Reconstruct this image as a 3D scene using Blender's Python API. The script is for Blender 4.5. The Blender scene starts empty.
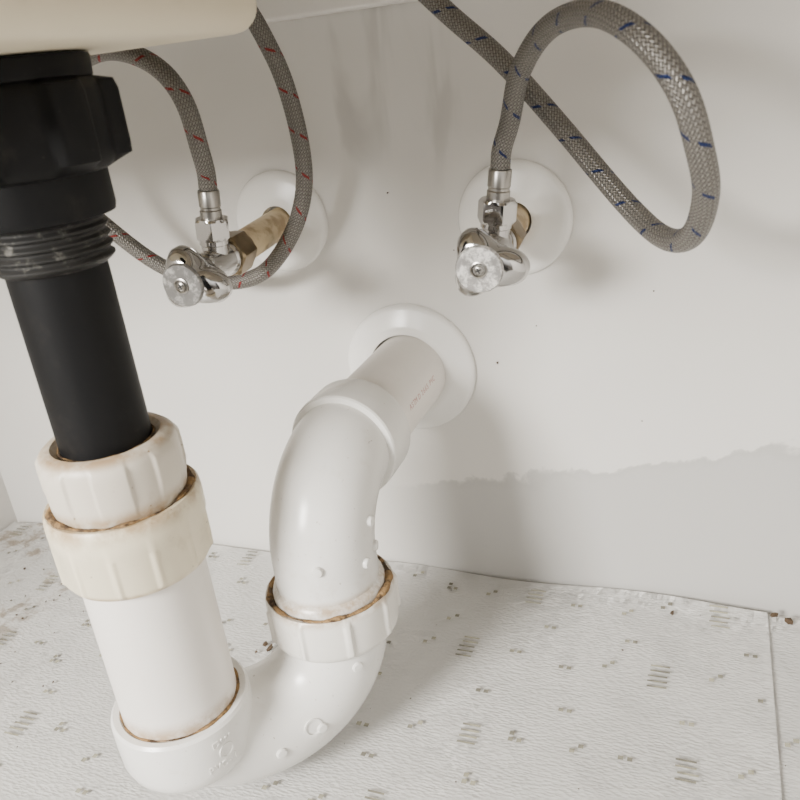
import bpy, bmesh, math, random
from mathutils import Vector, Matrix
S=0.01
random.seed(7)
C=bpy.context.scene.collection
pi=math.pi

# ---------------------------------------------------------------- materials
class NT:
    def __init__(s,name):
        s.mat=bpy.data.materials.new(name); s.mat.use_nodes=True
        s.t=s.mat.node_tree; s.b=s.t.nodes["Principled BSDF"]
    def n(s,typ,**kw):
        nd=s.t.nodes.new(typ)
        for k,v in kw.items(): setattr(nd,k,v)
        return nd
    def l(s,a,b): s.t.links.new(a,b)
    def m(s,op,a,b=None,c=None):
        nd=s.n("ShaderNodeMath",operation=op)
        for i,v in enumerate((a,b,c)):
            if v is None: continue
            if isinstance(v,(int,float)): nd.inputs[i].default_value=v
            else: s.l(v,nd.inputs[i])
        return nd.outputs[0]
    def ss(s,v,a,b):
        nd=s.n("ShaderNodeMapRange",interpolation_type='SMOOTHSTEP')
        s.l(v,nd.inputs[0]); nd.inputs[1].default_value=a; nd.inputs[2].default_value=b
        return nd.outputs[0]
    def mix(s,f,a,b):
        nd=s.n("ShaderNodeMix",data_type='RGBA')
        for i,v in ((0,f),(6,a),(7,b)):
            if isinstance(v,(int,float)): nd.inputs[i].default_value=v
            elif isinstance(v,tuple): nd.inputs[i].default_value=(*v,1)
            else: s.l(v,nd.inputs[i])
        return nd.outputs[2]
    def noise(s,scale,detail=3,rough=.5,vec=None,dist=0):
        nd=s.n("ShaderNodeTexNoise"); nd.inputs["Scale"].default_value=scale
        nd.inputs["Detail"].default_value=detail; nd.inputs["Roughness"].default_value=rough
        nd.inputs["Distortion"].default_value=dist
        s.l(vec if vec is not None else s.geo(),nd.inputs["Vector"]); return nd.outputs["Fac"]
    def geo(s):
        if not hasattr(s,'_g'): s._g=s.n("ShaderNodeNewGeometry").outputs["Position"]
        return s._g
    def sep(s,v):
        nd=s.n("ShaderNodeSeparateXYZ"); s.l(v,nd.inputs[0]); return nd.outputs
    def bump(s,h,strength=.3,dist=.001):
        nd=s.n("ShaderNodeBump"); nd.inputs["Strength"].default_value=strength
        nd.inputs["Distance"].default_value=dist
        s.l(h,nd.inputs["Height"]); s.l(nd.outputs[0],s.b.inputs["Normal"])
    def col(s,c):
        if isinstance(c,tuple): s.b.inputs["Base Color"].default_value=(*c,1)
        else: s.l(c,s.b.inputs["Base Color"])
    def set(s,r=None,m=None,sp=None,coat=None):
        if r is not None:
            if isinstance(r,(int,float)): s.b.inputs["Roughness"].default_value=r
            else: s.l(r,s.b.inputs["Roughness"])
        if m is not None: s.b.inputs["Metallic"].default_value=m
        if sp is not None: s.b.inputs["Specular IOR Level"].default_value=sp

def plastic(name,c,dirt=(.35,.25,.15),amt=.35,rough=.35,bump=.05,sp=.5,band=None,streak=0):
    N=NT(name)
    f=N.ss(N.noise(55,5,.65),.56,.78); f=N.m('MULTIPLY',f,amt)
    v=N.ss(N.noise(18,3),.3,.7)
    base=N.mix(v,tuple(x*.94 for x in c),c)
    s2=N.ss(N.noise(420,2,.6),.70,.77)
    s2=N.m('MULTIPLY',s2,min(1,amt*2.0))
    c2=N.mix(s2,N.mix(f,base,dirt),tuple(x*.6 for x in dirt))
    if streak:
        k=N.ss(N.noise(130,6,.75,dist=2.5),.66,.72)
        k=N.m('MULTIPLY',k,N.ss(N.noise(22,2),.52,.62))
        c2=N.mix(N.m('MULTIPLY',k,streak),c2,(.12,.09,.06))
    if band:
        z=N.sep(N.geo())[2]
        for zb,hw in band:
            d=N.m('ABSOLUTE',N.m('SUBTRACT',z,zb))
            g=N.m('MULTIPLY',N.m('SUBTRACT',1,N.ss(d,0,hw)),N.ss(N.noise(70,5,.7),.33,.62))
            c2=N.mix(N.m('MULTIPLY',g,.8),c2,(.32,.20,.09))
    N.col(c2)
    N.set(rough,sp=sp); N.bump(N.noise(120,4),bump,.001)
    return N.mat

m_pvc=plastic("pvc_white",(.78,.765,.73),amt=.24,rough=.26,band=[(.0885,.005)],streak=.75)
m_pvc2=plastic("pvc_tube_white",(.80,.76,.71),amt=.06,rough=.42,band=[(.0625,.008)])
m_cream=plastic("nut_cream",(.74,.665,.50),amt=.36,rough=.4,bump=.1,band=[(.1605,.007),(.131,.004)],streak=.5)
m_nutw=plastic("nut_white",(.62,.565,.48),amt=.5,rough=.42,bump=.1,band=[(.161,.006),(.184,.003)],streak=.5)
m_nutu=plastic("union_nut_white",(.75,.725,.67),amt=.34,rough=.32,bump=.05,band=[(.087,.005)],streak=.6)
m_black=plastic("black_plastic",(.004,.004,.0045),dirt=(.08,.07,.06),amt=.14,rough=.55,bump=.05,sp=.18)
m_flange=plastic("escutcheon_plastic",(.83,.815,.78),amt=.03,rough=.25,bump=.02)
m_red=NT("red_print"); m_red.col((.58,.32,.29)); m_red.set(.6); m_red=m_red.mat

N=NT("grime"); N.col(N.mix(N.ss(N.noise(200,4,.7),.40,.60),(.27,.165,.07),(.05,.028,.013))); N.set(.85); N.bump(N.noise(700,3),.8,.001); m_grime=N.mat
N=NT("thread_seal"); N.col(N.mix(N.ss(N.noise(200,4,.7),.55,.75),(.016,.0155,.015),(.15,.145,.13))); N.set(.55,sp=.3); m_thread=N.mat
N=NT("chrome"); N.col((.50,.49,.48)); N.set(.11,1.0); m_chrome=N.mat
N=NT("brushed_ferrule"); N.col((.36,.345,.32)); N.set(.3,1.0); m_ferr=N.mat
N=NT("scuffed_chrome")
sc=N.ss(N.noise(260,6,.8),.44,.60)
N.col(N.mix(sc,(.34,.33,.32),(.76,.74,.71))); N.set(N.m('MULTIPLY_ADD',sc,.3,.3),.4); N.bump(N.noise(600,4),.12,.0004); m_scuff=N.mat
N=NT("worn_chrome_cap")
sc=N.ss(N.noise(260,6,.8),.48,.64)
N.col(N.mix(sc,(.24,.235,.23),(.44,.43,.41))); N.set(N.m('MULTIPLY_ADD',sc,.25,.3),.7); N.bump(N.noise(600,4),.12,.0004); m_cap2=N.mat
N=NT("brass"); N.col(N.mix(N.noise(200,3),(.16,.12,.07),(.32,.25,.16))); N.set(.3,.95); m_brass=N.mat
N=NT("tan_pipe"); N.col(N.mix(N.ss(N.noise(90,4,.6),.45,.65),(.66,.53,.33),(.40,.29,.16))); N.set(.5); m_tan=N.mat
N=NT("dark_gap"); N.col((.03,.03,.03)); N.set(.6); m_dark=N.mat

def braid(name,tr):
    N=NT(name); uv=N.n("ShaderNodeUVMap").outputs[0]; o=N.sep(uv); u,v=o[0],o[1]
    un=N.m('MULTIPLY',u,18); vk=N.m('MULTIPLY',v,5.6)
    a=N.m('ADD',un,vk); b=N.m('SUBTRACT',un,vk)
    ha=N.m('ABSOLUTE',N.m('SINE',N.m('MULTIPLY',a,pi))); hb=N.m('ABSOLUTE',N.m('SINE',N.m('MULTIPLY',b,pi)))
    par=N.m('FLOORED_MODULO',N.m('ADD',N.m('FLOOR',a),N.m('FLOOR',b)),2)
    h=N.m('ADD',N.m('MULTIPLY',par,ha),N.m('MULTIPLY',N.m('SUBTRACT',1,par),hb))
    c=N.mix(N.ss(h,.15,.8),(.035,.032,.029),(.25,.235,.212))
    c=N.mix(N.m('MULTIPLY',par,.5),c,(.115,.107,.097))
    he=N.m('FRACT',N.m('ADD',u,N.m('DIVIDE',v,1.9)))
    f=N.m('LESS_THAN',he,.07)
    br=N.m('GREATER_THAN',N.m('FRACT',N.m('ADD',N.m('MULTIPLY',u,5),N.m('MULTIPLY',v,.37))),.38)
    N.col(N.mix(N.m('MULTIPLY',f,br),c,tr)); N.set(.42,.55); N.bump(h,.6,.0005)
    return N.mat
m_braid_b=braid("braid_blue",(.010,.022,.085)); m_braid_r=braid("braid_red",(.20,.018,.018))

# wall paint with a darker, wavy-edged band low down
N=NT("wall_paint"); x,y,z=N.sep(N.geo())[:3]
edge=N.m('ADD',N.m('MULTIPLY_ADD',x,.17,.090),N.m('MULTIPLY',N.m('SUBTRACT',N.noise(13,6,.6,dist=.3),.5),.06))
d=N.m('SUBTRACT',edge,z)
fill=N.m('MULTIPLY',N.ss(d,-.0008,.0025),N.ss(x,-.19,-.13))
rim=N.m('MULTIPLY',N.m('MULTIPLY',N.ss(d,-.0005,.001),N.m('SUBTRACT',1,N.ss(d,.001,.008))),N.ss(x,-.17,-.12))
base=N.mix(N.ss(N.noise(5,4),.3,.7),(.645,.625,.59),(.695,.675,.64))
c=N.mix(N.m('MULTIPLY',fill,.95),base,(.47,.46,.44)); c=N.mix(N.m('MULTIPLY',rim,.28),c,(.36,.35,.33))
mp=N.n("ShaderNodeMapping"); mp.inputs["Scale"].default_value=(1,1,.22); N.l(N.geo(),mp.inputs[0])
hshade=N.m('MULTIPLY',N.ss(N.noise(42,3,.5,vec=mp.outputs[0],dist=.6),.50,.66),N.ss(z,.225,.27))  # grey vertical streaks painted in for the soft shadows of the hoses
hshade=N.m('MULTIPLY',hshade,N.m('MULTIPLY',N.ss(x,-.2,-.17),N.m('SUBTRACT',1,N.ss(x,-.13,-.10))))
c=N.mix(N.m('MULTIPLY',hshade,.5),c,(.38,.37,.35))
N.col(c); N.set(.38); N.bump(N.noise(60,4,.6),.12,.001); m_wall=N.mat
N=NT("sidewall_paint"); N.col(N.mix(N.noise(8,3),(.70,.68,.65),(.75,.73,.70))); N.set(.45); m_side=N.mat
N=NT("sink_enamel"); N.col(N.mix(N.noise(10,3),(.64,.565,.42),(.68,.605,.46))); N.set(.5); m_sink=N.mat
N=NT("trim_paint"); N.col(N.mix(N.noise(10,3),(.76,.74,.70),(.80,.78,.74))); N.set(.5); m_trim=N.mat
N=NT("counter_underside"); N.col(N.mix(N.noise(30,4),(.42,.37,.30),(.50,.45,.37))); N.set(.8); m_count=N.mat

# shelf liner: embossed vinyl
N=NT("shelf_liner_vinyl"); x,y,z=N.sep(N.geo())[:3]
mp=N.n("ShaderNodeMapping"); mp.inputs["Scale"].default_value=(.6,1.4,1); mp.inputs["Rotation"].default_value=(0,0,.25); N.l(N.geo(),mp.inputs[0])
vo=N.n("ShaderNodeTexVoronoi"); vo.inputs["Scale"].default_value=520; N.l(mp.outputs[0],vo.inputs["Vector"])
h=N.m('ADD',vo.outputs["Distance"],N.m('MULTIPLY',N.noise(600,2,vec=mp.outputs[0]),.6))
c=N.mix(N.ss(N.noise(12,4),.3,.7),(.82,.81,.785),(.87,.86,.835))
dirt=N.m('MULTIPLY',N.ss(N.noise(35,6,.7),.62,.82),.3); c=N.mix(dirt,c,(.55,.50,.42))
bd=N.m('MULTIPLY',N.ss(N.noise(24,6,.75),.55,.65),N.m('SUBTRACT',1,N.ss(x,-.43,-.33)))
c=N.mix(N.m('MULTIPLY',bd,.65),c,(.33,.23,.13))
N.col(c); N.set(.36); N.bump(h,.30,.0012); m_liner=N.mat
N=NT("liner_print"); N.col(N.mix(N.ss(N.noise(110,2),.35,.65),(.15,.14,.11),(.38,.36,.27))); N.set(.6); m_print=N.mat
N=NT("crumb"); N.col((.07,.045,.025)); N.set(.9); m_crumb=N.mat

# ---------------------------------------------------------------- mesh helpers
def empty(name,loc=(0,0,0)):
    o=bpy.data.objects.new(name,None); C.objects.link(o); o.empty_display_size=.02
    o.location=Vector(loc)*S; return o
def finish(bm,name,mat,parent=None,M=None,ang=38,smooth=True):
    if M is not None: bmesh.ops.transform(bm,matrix=M,verts=bm.verts)
    bmesh.ops.scale(bm,vec=(S,S,S),verts=bm.verts)
    bmesh.ops.recalc_face_normals(bm,faces=bm.faces)
    for f in bm.faces: f.smooth=smooth
    for e in bm.edges:
        if len(e.link_faces)==2 and e.calc_face_angle(0)>math.radians(ang): e.smooth=False
    me=bpy.data.meshes.new(name); bm.to_mesh(me); bm.free(); me.materials.append(mat)
    o=bpy.data.objects.new(name,me); C.objects.link(o)
    if parent:
        o.parent=parent; o.matrix_parent_inverse=Matrix.Translation(-parent.location)
    return o
def revolve(name,prof,mat,parent=None,M=None,seg=96,rf=None,caps=True,ang=38):
    bm=bmesh.new(); rings=[]
    for i,(r,z) in enumerate(prof):
        ring=[]
        for k in range(seg):
            t=2*pi*k/seg; rr=rf(r,t,z,i) if rf else r
            ring.append(bm.verts.new((rr*math.cos(t),rr*math.sin(t),z)))
        rings.append(ring)
    for i in range(len(rings)-1):
        for k in range(seg):
            k2=(k+1)%seg; bm.faces.new((rings[i][k],rings[i][k2],rings[i+1][k2],rings[i+1][k]))
    if caps:
        bm.faces.new(rings[0][::-1]); bm.faces.new(rings[-1])
    return finish(bm,name,mat,parent,M,ang)
def T(x,y,z): return Matrix.Translation((x,y,z))
def frame(origin,zdir,xhint=(1,0,0)):
    z=Vector(zdir).normalized(); x=Vector(xhint); x=(x-z*x.dot(z)).normalized(); y=z.cross(x)
    M=Matrix((x,y,z)).transposed().to_4x4(); M.translation=Vector(origin); return M
def catmull(P,n=14):
    P=[Vector(p) for p in P]; Q=[2*P[0]-P[1]]+P+[2*P[-1]-P[-2]]; out=[]
    for i in range(1,len(Q)-2):
        a,b,c,d=Q[i-1:i+3]
        for k in range(n):
            t=k/n; out.append(.5*((2*b)+(c-a)*t+(2*a-5*b+4*c-d)*t*t+(3*b-a-3*c+d)*t**3))
    out.append(P[-1]); return out
def smooth_path(P,it):
    for _ in range(it):
        P=[P[0]]+[(P[i-1]+P[i]*2+P[i+1])/4 for i in range(1,len(P)-1)]+[P[-1]]
    return P
def sweep(name,P,R,mat,parent=None,seg=32,ang=38):
    P=[Vector(p) for p in P]; n=len(P)
    if not isinstance(R,(list,tuple)): R=[R]*n
    bm=bmesh.new(); uvl=bm.loops.layers.uv.new("UVMap")
    tang=[(P[min(i+1,n-1)]-P[max(i-1,0)]).normalized() for i in range(n)]
    x=tang[0].orthogonal().normalized(); rings=[]; L=[0]
    for i in range(n):
        if i: x=tang[i-1].rotation_difference(tang[i])@x; L.append(L[-1]+(P[i]-P[i-1]).length)
        x=(x-tang[i]*x.dot(tang[i])).normalized(); y=tang[i].cross(x)
        rings.append([bm.verts.new(P[i]+R[i]*(x*math.cos(2*pi*k/seg)+y*math.sin(2*pi*k/seg))) for k in range(seg)])
    for i in range(n-1):
        for k in range(seg):
            k2=(k+1)%seg; f=bm.faces.new((rings[i][k],rings[i][k2],rings[i+1][k2],rings[i+1][k]))
            for lp,(u,v) in zip(f.loops,((k/seg,L[i]),((k+1)/seg,L[i]),((k+1)/seg,L[i+1]),(k/seg,L[i+1]))): lp[uvl].uv=(u,v)
    bm.faces.new(rings[0][::-1]); bm.faces.new(rings[-1])
    return finish(bm,name,mat,parent,None,ang)
def box(name,a,b,mat,parent=None,bev=0,seg=3,ang=38):
    bm=bmesh.new(); bmesh.ops.create_cube(bm,size=1)
    a=Vector(a); b=Vector(b)
    for v in bm.verts: v.co=Vector((a[i]+(b[i]-a[i])*(v.co[i]+.5) for i in range(3)))
    if bev: bmesh.ops.bevel(bm,geom=bm.edges[:],offset=bev,segments=seg,profile=.5,affect='EDGES')
    return finish(bm,name,mat,parent,None,ang)
def ring_grime(name,cx,cy,z,R,r,parent,seed,M=None):
    rnd=random.Random(seed); ph=[rnd.uniform(0,6.28) for _ in range(6)]
    bm=bmesh.new(); rs=[]; sg=200
    for k in range(sg):
        t=2*pi*k/sg; w=r*(.6+.3*math.sin(2*t+ph[0])+.25*math.sin(5*t+ph[1])+.2*math.sin(13*t+ph[2])+.15*rnd.random())
        w=max(w,r*.2); h=.1*r*math.sin(7*t+ph[3])
        rs.append([bm.verts.new(((R+w*math.cos(a))*math.cos(t),(R+w*math.cos(a))*math.sin(t),h+.6*w*math.sin(a))) for a in [2*pi*j/8 for j in range(8)]])
    for k in range(sg):
        for j in range(8):
            bm.faces.new((rs[k][j],rs[(k+1)%sg][j],rs[(k+1)%sg][(j+1)%8],rs[k][(j+1)%8]))
    return finish(bm,name,m_grime,parent,M if M is not None else T(cx,cy,z),80)
def glyphs(text,size,name,mat,parent,place,depth=.03):
    bmall=bmesh.new(); adv=0
    for ch in text:
        if ch==' ': adv+=size*.5; continue
        cu=bpy.data.curves.new("t",'FONT'); cu.body=ch; cu.size=size; cu.extrude=depth; cu.align_x='CENTER'; cu.align_y='CENTER'
        ob=bpy.data.objects.new("t",cu); C.objects.link(ob); bpy.context.view_layer.update()
        dg=bpy.context.evaluated_depsgraph_get(); me=bpy.data.meshes.new_from_object(ob.evaluated_get(dg))
        me.transform(place(adv)); bmall.from_mesh(me)
        bpy.data.objects.remove(ob); bpy.data.curves.remove(cu); bpy.data.meshes.remove(me)
        adv+=size*.68
    return finish(bmall,name,mat,parent,None,38,smooth=False)

# ---------------------------------------------------------------- room
box("floor",(-50,-58,-1.2),(28,0,-.35),m_side)
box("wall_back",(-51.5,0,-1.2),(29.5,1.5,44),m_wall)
box("wall_left",(-51.5,-58,-1.2),(-50,0,44),m_side)
box("wall_right",(28,-58,-1.2),(29.5,0,44),m_side)
box("ceiling",(-51.5,-58,44),(29.5,1.5,46),m_count)
box("trim_1",(-50,-1.7,32.0),(28,0,44),m_trim,bev=.15)

def liner(name,x0,x1,y0,z,seed,skew=0):
    bm=bmesh.new(); nx,ny=160,90; g=[]
    for i in range(nx+1):
        row=[]
        for j in range(ny+1):
            fx=i/nx; fy=j/ny; x=x0+(x1-x0)*fx; yb=-.35-.18*math.sin(x*.21+1)-.12*math.sin(x*.47)
            y=y0+(yb-y0)*fy
            zz=z+.05*math.sin(x*.5+y*.2)*math.sin(y*.35)+.05
            e=max(0,(y-yb+1.6)/1.6); zz+=e*e*(.18+.14*math.sin(x*.33+2))
            row.append(bm.verts.new((x,y,zz)))
        g.append(row)
    for i in range(nx):
        for j in range(ny): bm.faces.new((g[i][j],g[i+1][j],g[i+1][j+1],g[i][j+1]))
    bmesh.ops.solidify(bm,geom=bm.faces[:],thickness=.12)
    return finish(bm,name,m_liner)
L1=liner("shelf_liner",-49.8,3.6,-57,0,1)
L2=liner("shelf_liner.001",2.6,27.8,-57,-.2,2)
def lz(x,y,z0=0):
    yb=-.35-.18*math.sin(x*.21+1)-.12*math.sin(x*.47)
    e=max(0,(y-yb+1.6)/1.6); return z0+.05+.05*math.sin(x*.5+y*.2)*math.sin(y*.35)+e*e*(.18+.14*math.sin(x*.33+2))
def prints(name,x0,x1,parent,z0,seed):
    rnd=random.Random(seed); bm=bmesh.new()
    def q(x,y,w,h):
        if x-w/2<x0 or x+w/2>x1 or y+h/2>-.55 or y<-56: return
        vs=[(x-w/2,y-h/2),(x+w/2,y-h/2),(x+w/2,y+h/2),(x-w/2,y+h/2)]
        bm.faces.new([bm.verts.new((a,b,lz(a,b,z0)+.14)) for a,b in vs])
    def ladder(x,y):
        n=rnd.choice([4,5,5]); w=rnd.uniform(.75,.95)
        for k in range(n): q(x+rnd.choice([0,0,.1]),y-.62+k*.36,w,.11)
    def sq(x,y):
        for dx,dy in rnd.choice([((0,0),(.4,0)),((0,0),(.36,.32)),((0,0),(.4,0),(0,.36)),((0,0),(.4,.0)),((0,0),(.4,.34))]): q(x+dx,y+dy,.23,.23)
    j=0; y=-1.6
    while y>-56:
        off=[1.0,-1.7,-.2,-3.4][j%4]; k=-6
        while k<4:
            bx=off+k*9.8
            ladder(bx+rnd.uniform(-.2,.2),y+rnd.uniform(-.15,.15))
            sq(bx+2.3+rnd.uniform(-.3,.3),y+rnd.uniform(-.5,.5))
            sq(bx+4.9+rnd.uniform(-.3,.3),y-.5+rnd.uniform(-.5,.5))
            sq(bx+7.3+rnd.uniform(-.3,.3),y+rnd.uniform(-.5,.5))
            sq(bx+1+rnd.uniform(-.5,.5),y-2.7+rnd.uniform(-.3,.3))
            sq(bx+5.8+rnd.uniform(-.5,.5),y-2.8+rnd.uniform(-.3,.3))
            k+=1
        y-=5.3; j+=1
    return finish(bm,name,m_print,parent,smooth=False)
prints("printed_pattern",-49.6,3.4,L1,0,5); prints("printed_pattern_b",3.8,27.6,L2,-.2,6)

def crumbs(name,pts,parent=None):
    bm=bmesh.new(); rnd=random.Random(3)
    for (x,y,z,r) in pts:
        M=T(x,y,z)@Matrix.Rotation(rnd.uniform(0,6),4,'Z')@Matrix.Diagonal((r*rnd.uniform(.8,1.5),r*rnd.uniform(.6,1),r*.7,1))
        g=bmesh.ops.create_icosphere(bm,subdivisions=1,radius=1,matrix=M)
        for v in g['verts']: v.co+=Vector([rnd.uniform(-.3,.3)*r for _ in range(3)])
    return finish(bm,name,m_crumb,parent,ang=10)
P=[(-1.2,-1.8,.3,.16),(-22.3,-9.3,.25,.22),(-22.7,-9.0,.25,.16),(-21.9,-9.5,.24,.12),(-22.9,-9.7,.24,.1),(-3.5,-5.2,.2,.06),(3.9,-.9,.35,.2),(4.6,-1.1,.15,.22)]
rr=random.Random(11)
for _ in range(55): 
    x=rr.uniform(-47,6); y=rr.uniform(-20,-1.2); P.append((x,y,lz(x,y)+.13,rr.uniform(.015,.045)))
for _ in range(55):
    x=rr.uniform(-47,-32); y=rr.uniform(-20,-4); P.append((x,y,lz(x,y)+.13,rr.uniform(.03,.09)))
crumbs("floor_debris",P)
crumbs("wall_specks",[(-10.5,-.03,14.1,.1),(-15.7,-.03,23.4,.07),(-8.3,-.03,16.2,.04),(-12.4,-.03,20.3,.04),(-2.5,-.03,18.0,.05),(-3.0,-.03,11.0,.04)],bpy.data.objects["wall_back"])

# ---------------------------------------------------------------- sink basin
bm=bmesh.new(); bmesh.ops.create_cube(bm,size=1)
for v in bm.verts:
    top=v.co.z>0
    v.co=Vector(((-44 if v.co.x<0 else -14.1)+(0 if not top else (-2 if v.co.x<0 else .6)),
                 (-33 if v.co.y<0 else -13)+(0 if not top else (-3 if v.co.y<0 else 1)), 31.05 if not top else 43.9))
bmesh.ops.bevel(bm,geom=[e for e in bm.edges],offset=.8,segments=6,profile=.5,affect='EDGES')
finish(bm,"sink_basin",m_sink,ang=60)

# ---------------------------------------------------------------- tailpiece (black)
ax,ay=-20.2,-18.8
tp=empty("sink_drain_tailpiece",(ax,ay,24))
revolve("pipe",[(1.45,16.2),(1.63,16.2),(1.63,25.2)],m_black,tp,T(ax,ay,0))
thr=[(1.7,24.7)]
z=24.8
while z<26.3:
    thr+=[(1.84,z),(1.95,z+.1),(1.95,z+.16),(1.84,z+.26)]; z+=.33
revolve("threads",thr+[(1.85,26.5)],m_thread,tp,T(ax,ay,0))
revolve("collar",[(2.0,26.2),(2.30,26.3),(2.35,26.5),(2.35,27.7),(2.35,28.2)],m_black,tp,T(ax,ay,0))
def wing(r,t,z,i):
    a=abs(((t-math.radians(15))/(2*pi)*6)%1-.5)*2
    b=1/(1+math.exp((a-.42)*22)); return r+(.5*b if i in (2,3,4,5) else 0)
revolve("wing_nut",[(2.4,27.6),(2.6,27.7),(2.72,27.95),(2.75,28.3),(2.75,29.9),(2.65,30.2),(2.5,30.35)],m_black,tp,T(ax,ay,0),seg=240,rf=wing)
revolve("washer",[(2.2,30.2),(2.6,30.35),(2.65,30.9),(2.6,31.0)],m_black,tp,T(ax,ay,0))

# ---------------------------------------------------------------- P-trap
tr=empty("p_trap_drain_pipe",(ax,ay,8))
def ribs(n,amp,idx,width=.16,ph=0):
    def f(r,t,z,i):
        if i not in idx: return r
        a=abs((((t+ph)/(2*pi)*n)+.5)%1-.5)*(2*pi*r/n)
        return r+amp*(1 if a<width*.5 else max(0,1-(a-width*.5)/.12))
    return f
revolve("slip_nut",[(1.7,18.2),(1.95,18.42),(2.2,18.4),(2.38,18.25),(2.46,18.0),(2.48,17.7),(2.48,16.9),(2.46,16.3),(2.4,15.9)],m_nutw,tr,T(ax,ay,0),seg=360,rf=ribs(7,.09,(4,5,6),1.1))
ring_grime("grime_top",ax,ay,18.3,1.68,.05,tr,1)
revolve("adapter_hub",[(2.4,16.0),(2.76,16.05),(2.84,15.95),(2.88,15.65),(2.88,14.9),(2.82,14.8),(2.82,13.4),(2.68,13.15),(2.42,13.05)],m_cream,tr,T(ax,ay,0),seg=360,rf=ribs(12,.07,(5,6),.10,.1))
ring_grime("grime_hub",ax,ay,16.05,2.54,.15,tr,2)
revolve("inlet_pipe",[(2.38,13.2),(2.38,5.6)],m_pvc2,tr,T(ax,ay,0))
ring_grime("grime_inlet",ax,ay,6.17,2.42,.10,tr,3)
revolve("trap_hub",[(2.39,6.0),(2.5,6.17),(2.76,6.2),(2.87,6.08),(2.89,5.8),(2.87,4.2),(2.75,3.75),(2.5,3.4),(2.3,3.2)],m_pvc,tr,T(ax,ay,0))
rx,ry=-15.4,-13.2
A=Vector((ax,ay,0)); B=Vector((rx,ry,0)); dh=(B-A)/2; pts=[A+Vector((0,0,5.9))]
for k in range(41):
    t=pi*k/40; drop=2.65 if t<pi/2 else 3.75; z0=5.65 if t<pi/2 else 6.75
    pts.append(A+dh*(1-math.cos(t))+Vector((0,0,z0-drop*math.sin(t))))
pts.append(B+Vector((0,0,7.6)))
pts=smooth_path(pts,6)
sweep("u_bend",pts,[2.38 if i>6 else 2.3 for i in range(len(pts))],m_pvc,tr,seg=64,ang=60)
revolve("union_nut",[(2.46,6.35),(2.70,6.4),(2.88,6.6),(2.92,6.8),(2.92,8.3),(2.90,8.5),(2.83,8.6),(2.66,8.55),(2.55,8.2)],m_nutu,tr,T(rx,ry,0),seg=360,rf=ribs(9,.13,(3,4),.14,.2))
revolve("elbow_collar",[(2.5,8.2),(2.56,8.5),(2.48,8.85),(2.3,9.0)],m_pvc,tr,T(rx,ry,0))
ring_grime("grime_union",rx,ry,8.6,2.67,.17,tr,4)
Re=3.6; az=13.7; P=[(rx,ry,8.3)]
for k in range(33):
    t=pi/2*k/32; P.append((rx,ry+Re*(1-math.cos(t)),az-Re+Re*math.sin(t)))
P.append((rx,ry+Re+.6,az))
sweep("elbow",P,2.30,m_pvc,tr,seg=80,ang=60)
My=frame((rx,0,az),(0,1,0))
revolve("elbow_hub",[(2.28,-10.0),(2.54,-9.97),(2.60,-9.88),(2.62,-9.6),(2.62,-8.0),(2.58,-7.86),(2.45,-7.82),(2.1,-7.82)],m_pvc,tr,My,ang=25)
revolve("wall_arm",[(2.14,-8.2),(2.14,-.1)],m_pvc2,tr,My)
def nub(p,n,r=.2,h=.12):
    revolve("mould_nub",[(r*1.05,-.1),(r,h*.5),(r*.8,h),(r*.4,h*1.1)],m_pvc,tr,frame(p,n),seg=20)
def on_el(t,phi,R=2.30):
    c=Vector((rx,ry+Re*(1-math.cos(t)),az-Re+Re*math.sin(t))); out=Vector((0,-math.cos(t),math.sin(t))); sd=Vector((1,0,0))
    n=out*math.cos(phi)+sd*math.sin(phi); return c+n*R,n
for t,ph in ((.12,.35),(.05,1.35),(.5,1.5),(.15,1.75)): nub(*on_el(t,ph),r=.24,h=.16)
def on_u(i,phi,R=2.38):
    tg=(pts[i+1]-pts[i-1]).normalized(); sd=Vector((dh.y,-dh.x,0)).normalized(); up=sd.cross(tg).normalized()
    n=sd*math.cos(phi)+up*math.sin(phi); return pts[i]+n*R,n
for i,ph in ((37,0.0),(26,0.0),(19,.0)): nub(*on_u(i,ph),r=.25,h=.1)
p,n=on_u(25,.15); revolve("mould_ring",[(.42,-.05),(.42,.05),(.34,.05),(.34,-.05)],m_pvc,tr,frame(p,n),seg=32,caps=False)
def uplace(deg0,zc,R):
    def f(adv):
        t=math.radians(deg0)+adv/R; n=Vector((math.cos(t),math.sin(t),0)); xd=Vector((-math.sin(t),math.cos(t),0))
        M=Matrix((xd,Vector((0,0,1)),n)).transposed().to_4x4(); M.translation=A+n*R+Vector((0,0,zc)); return M
    return f
glyphs("PVC-I",.42,"raised_lettering",m_pvc,tr,uplace(-38,4.4,2.86),.05)
glyphs("DWV",.42,"raised_lettering_b",m_pvc,tr,uplace(-30,5.5,2.88),.05)
revolve("raised_mark",[(.34,0),(.34,.05),(.26,.05),(.26,0)],m_pvc,tr,uplace(-22,4.95,2.86)(0),seg=32,caps=False)
def armplace(adv):
    phi=math.radians(12); n=Vector((math.cos(phi),0,math.sin(phi))); xd=Vector((0,1,0)); yv=n.cross(xd)
    M=Matrix((xd,yv,n)).transposed().to_4x4(); M.translation=Vector((rx,-6.2+adv,az))+n*2.14; return M
glyphs("ASTM D 2665 PVC",.4,"red_print",m_red,tr,armplace,.005)

# ---------------------------------------------------------------- escutcheons
def flange(name,c,R,r,h=.9):
    return revolve(name,[(R,0),(R+.02,.2),(R-.06,.36),(R-.25,.46),(R-.5,.52),(r+.5,h-.04),(r+.2,h),(r,h-.05),(r-.05,.1)],m_flange,None,frame(c,(0,-1,0)),seg=120,caps=False,ang=45)
flange("wall_escutcheon",(rx-.1,0,az),3.75,2.2,.85)
flange("wall_escutcheon.001",(-9.1,0,21.8),2.85,.95,.7)
flange("wall_escutcheon.002",(-22.1,0,22.2),2.75,.95,.7)

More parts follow.
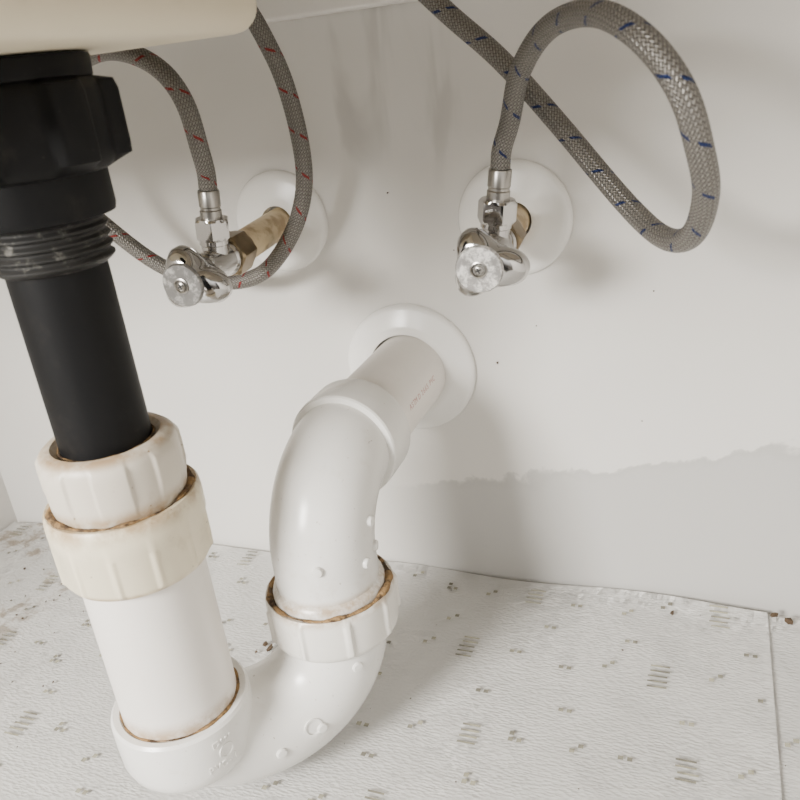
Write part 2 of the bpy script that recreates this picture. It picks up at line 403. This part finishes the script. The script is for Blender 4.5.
# ---------------------------------------------------------------- valves
def hexrf(r,t,z,i):
    a=(t%(pi/3))-pi/6; return r*math.cos(pi/6)/math.cos(a)
def hexnut(name,r,z0,z1,mat,parent,M):
    def f(rr,t,z,i): return min(hexrf(r,t,z,i),rr)
    revolve(name,[(r*.86,z0),(r*.97,z0+.1),(r,z0+.16),(r,z1-.16),(r*.97,z1-.1),(r*.86,z1)],mat,parent,M,seg=96,rf=f,ang=20)
def valve(name,body,wall,outdir,hrot,capm):
    body=Vector(body); wall=Vector(wall); e=empty(name,body)
    yd=(wall-body).normalized(); L=(wall-body).length
    Mw=frame(body,yd); Mf=frame(body,-yd,(1,0,0)); Mo=frame(body,outdir)
    revolve("stub_pipe",[(.8,1.5),(.8,L-.1)],m_tan,e,Mw,seg=48)
    hexnut("compression_nut",1.08,.9,2.3,m_brass,e,Mw)
    revolve("body",[(.55,-1.3),(.72,-1.2),(.78,-1),(.78,.6),(.86,.7),(.86,.98),(.7,1.05)],m_chrome,e,Mw,seg=64)
    revolve("outlet",[(.62,0),(.62,.9),(.68,.95),(.68,1.15),(.55,1.2)],m_chrome,e,Mo,seg=64)
    hexnut("outlet_nut",.86,1.15,2.15,m_chrome,e,Mo)
    revolve("hose_ferrule",[(.45,2.1),(.50,2.15),(.50,2.5),(.46,2.55),(.46,2.65),(.50,2.7),(.50,3.35),(.47,3.42)],m_ferr,e,Mo,seg=48)
    hexnut("packing_nut",.78,1.15,1.75,m_chrome,e,Mf)
    revolve("stem",[(.35,1.6),(.35,2.2)],m_chrome,e,Mf,seg=32)
    def hf(r,t,z,i):
        a=t-hrot; k=(.5+.5*math.cos(3*a))*(1.25 if abs(((a+pi)%(2*pi))-pi)<pi/3 else .75)
        amp={0:.15,1:.4,2:.6,3:.72,4:.72,5:.55,6:.12}.get(i,0)
        return r*(1+amp*k)
    revolve("handle",[(.5,1.7),(.78,1.7),(.96,1.85),(1.02,2.15),(1.02,2.5),(.99,2.8),(.95,3.02)],m_chrome,e,Mf,seg=144,rf=hf,ang=50)
    revolve("handle_cap",[(.95,2.92),(1.0,3.0),(1.0,3.1),(.94,3.18),(.7,3.19),(.3,3.2)],capm,e,Mf,seg=64)
    revolve("screw_ring",[(.36,3.19),(.36,3.24),(.30,3.26),(.25,3.2)],m_ferr,e,Mf,seg=32)
    revolve("screw",[(.2,3.18),(.2,3.26),(.14,3.3),(.05,3.31)],m_ferr,e,Mf,seg=32)
    for a in (.4,.4+pi/2):
        bm=bmesh.new(); bmesh.ops.create_cube(bm,size=1,matrix=Mf@T(0,0,3.31)@Matrix.Rotation(a,4,'Z')@Matrix.Diagonal((.26,.05,.03,1)))
        finish(bm,"screw_slot",m_dark,e)
    return body+Vector(outdir).normalized()*3.43
o1=Vector((.15,-.02,1)); o2=Vector((.10,0,1))
e1=valve("shutoff_valve",(-8.9,-5.2,21.6),(-9.1,0,21.8),o1,-.15,m_scuff)
e2=valve("shutoff_valve.001",(-21.8,-7.4,21.8),(-22.1,0,22.2),o2,-.3,m_cap2)

# ---------------------------------------------------------------- hoses
h1=[(-7.8,-5.5,26.9),(-7.1,-6.5,28.7),(-5.6,-8.5,30.1),(-3.7,-11,30.35),(-2.1,-13,29.5),(-.95,-13.5,28.0),(-.4,-13,26.2),(-.2,-12,24.7),(-.6,-10.5,23.1),(-1.6,-9,22.7),(-3.2,-7,23.7),(-5.9,-5,26.5),(-8.3,-4.5,29.2),(-10.8,-4.2,31.5),(-13.5,-4,34.5),(-15,-4,38)]
h2=[(-21.2,-7.8,27.0),(-21.3,-8,28.9),(-22.1,-8,30.3),(-23.6,-8,31.2),(-25.4,-8,31.4),(-28.1,-7.5,30.5),(-30.7,-6.5,28.4),(-31.3,-5.5,25.6),(-30.0,-4.5,23.1),(-27.6,-3.8,20.7),(-24.7,-3.2,19.7),(-22.1,-3,20.1),(-20.0,-3,22.1),(-18.9,-3,24.3),(-18.6,-3.2,26.6),(-18.8,-3.5,29.4),(-19.4,-3.8,31.5),(-20.2,-4,33.6),(-21,-4,38)]
sweep("braided_supply_hose",smooth_path(catmull([e1,e1+o1.normalized()*.8]+h1,24),30),.42,m_braid_b,None,seg=40)
sweep("braided_supply_hose.001",smooth_path(catmull([e2,e2+o2.normalized()*.8]+h2,24),30),.42,m_braid_r,None,seg=40)

# ---------------------------------------------------------------- light, world, camera
w=bpy.data.worlds.new("w"); bpy.context.scene.world=w; w.use_nodes=True
wt=w.node_tree; bg=wt.nodes["Background"]; bg.inputs[1].default_value=1.3
tc=wt.nodes.new("ShaderNodeTexCoord"); sx=wt.nodes.new("ShaderNodeSeparateXYZ"); cr=wt.nodes.new("ShaderNodeValToRGB"); mr=wt.nodes.new("ShaderNodeMapRange")
wt.links.new(tc.outputs["Generated"],sx.inputs[0]); wt.links.new(sx.outputs[2],mr.inputs[0]); mr.inputs[1].default_value=-1; mr.inputs[2].default_value=1
wt.links.new(mr.outputs[0],cr.inputs[0])
cr.color_ramp.elements[0].position=.42; cr.color_ramp.elements[0].color=(.14,.125,.11,1)
cr.color_ramp.elements[1].position=.60; cr.color_ramp.elements[1].color=(1,.975,.93,1)
nz=wt.nodes.new("ShaderNodeTexNoise"); nz.inputs["Scale"].default_value=2.6; nz.inputs["Detail"].default_value=1
wt.links.new(tc.outputs["Generated"],nz.inputs["Vector"])
m2=wt.nodes.new("ShaderNodeMapRange"); wt.links.new(nz.outputs["Fac"],m2.inputs[0]); m2.inputs[1].default_value=.42; m2.inputs[2].default_value=.58; m2.inputs[3].default_value=.08; m2.inputs[4].default_value=1.5
mx=wt.nodes.new("ShaderNodeVectorMath"); mx.operation='SCALE'; wt.links.new(cr.outputs[0],mx.inputs[0]); wt.links.new(m2.outputs[0],mx.inputs["Scale"])
wt.links.new(mx.outputs[0],bg.inputs[0])
def area(name,loc,tgt,size,en,col):
    l=bpy.data.lights.new(name,'AREA'); l.size=size; l.energy=en; l.color=col
    o=bpy.data.objects.new(name,l); C.objects.link(o); o.location=Vector(loc)*S
    o.rotation_euler=(Vector(tgt)-Vector(loc)).to_track_quat('-Z','Y').to_euler()
area("room_light",(-50,-105,58),(-14,-6,8),.32,35,(1,.97,.92))
cam=bpy.data.cameras.new("cam"); co=bpy.data.objects.new("camera",cam); C.objects.link(co)
cam.lens=36; cam.sensor_width=36; cam.clip_start=.01
cam.dof.use_dof=True; cam.dof.focus_distance=.38; cam.dof.aperture_fstop=22
right=Vector((.9339,.3394,-.1127)); up=Vector((-.0378,.4071,.9126)); back=Vector((.3556,-.848,.393))
co.matrix_world=Matrix.Translation((0,-.392,.298))@Matrix((right,up,back)).transposed().to_4x4()
bpy.context.scene.camera=co
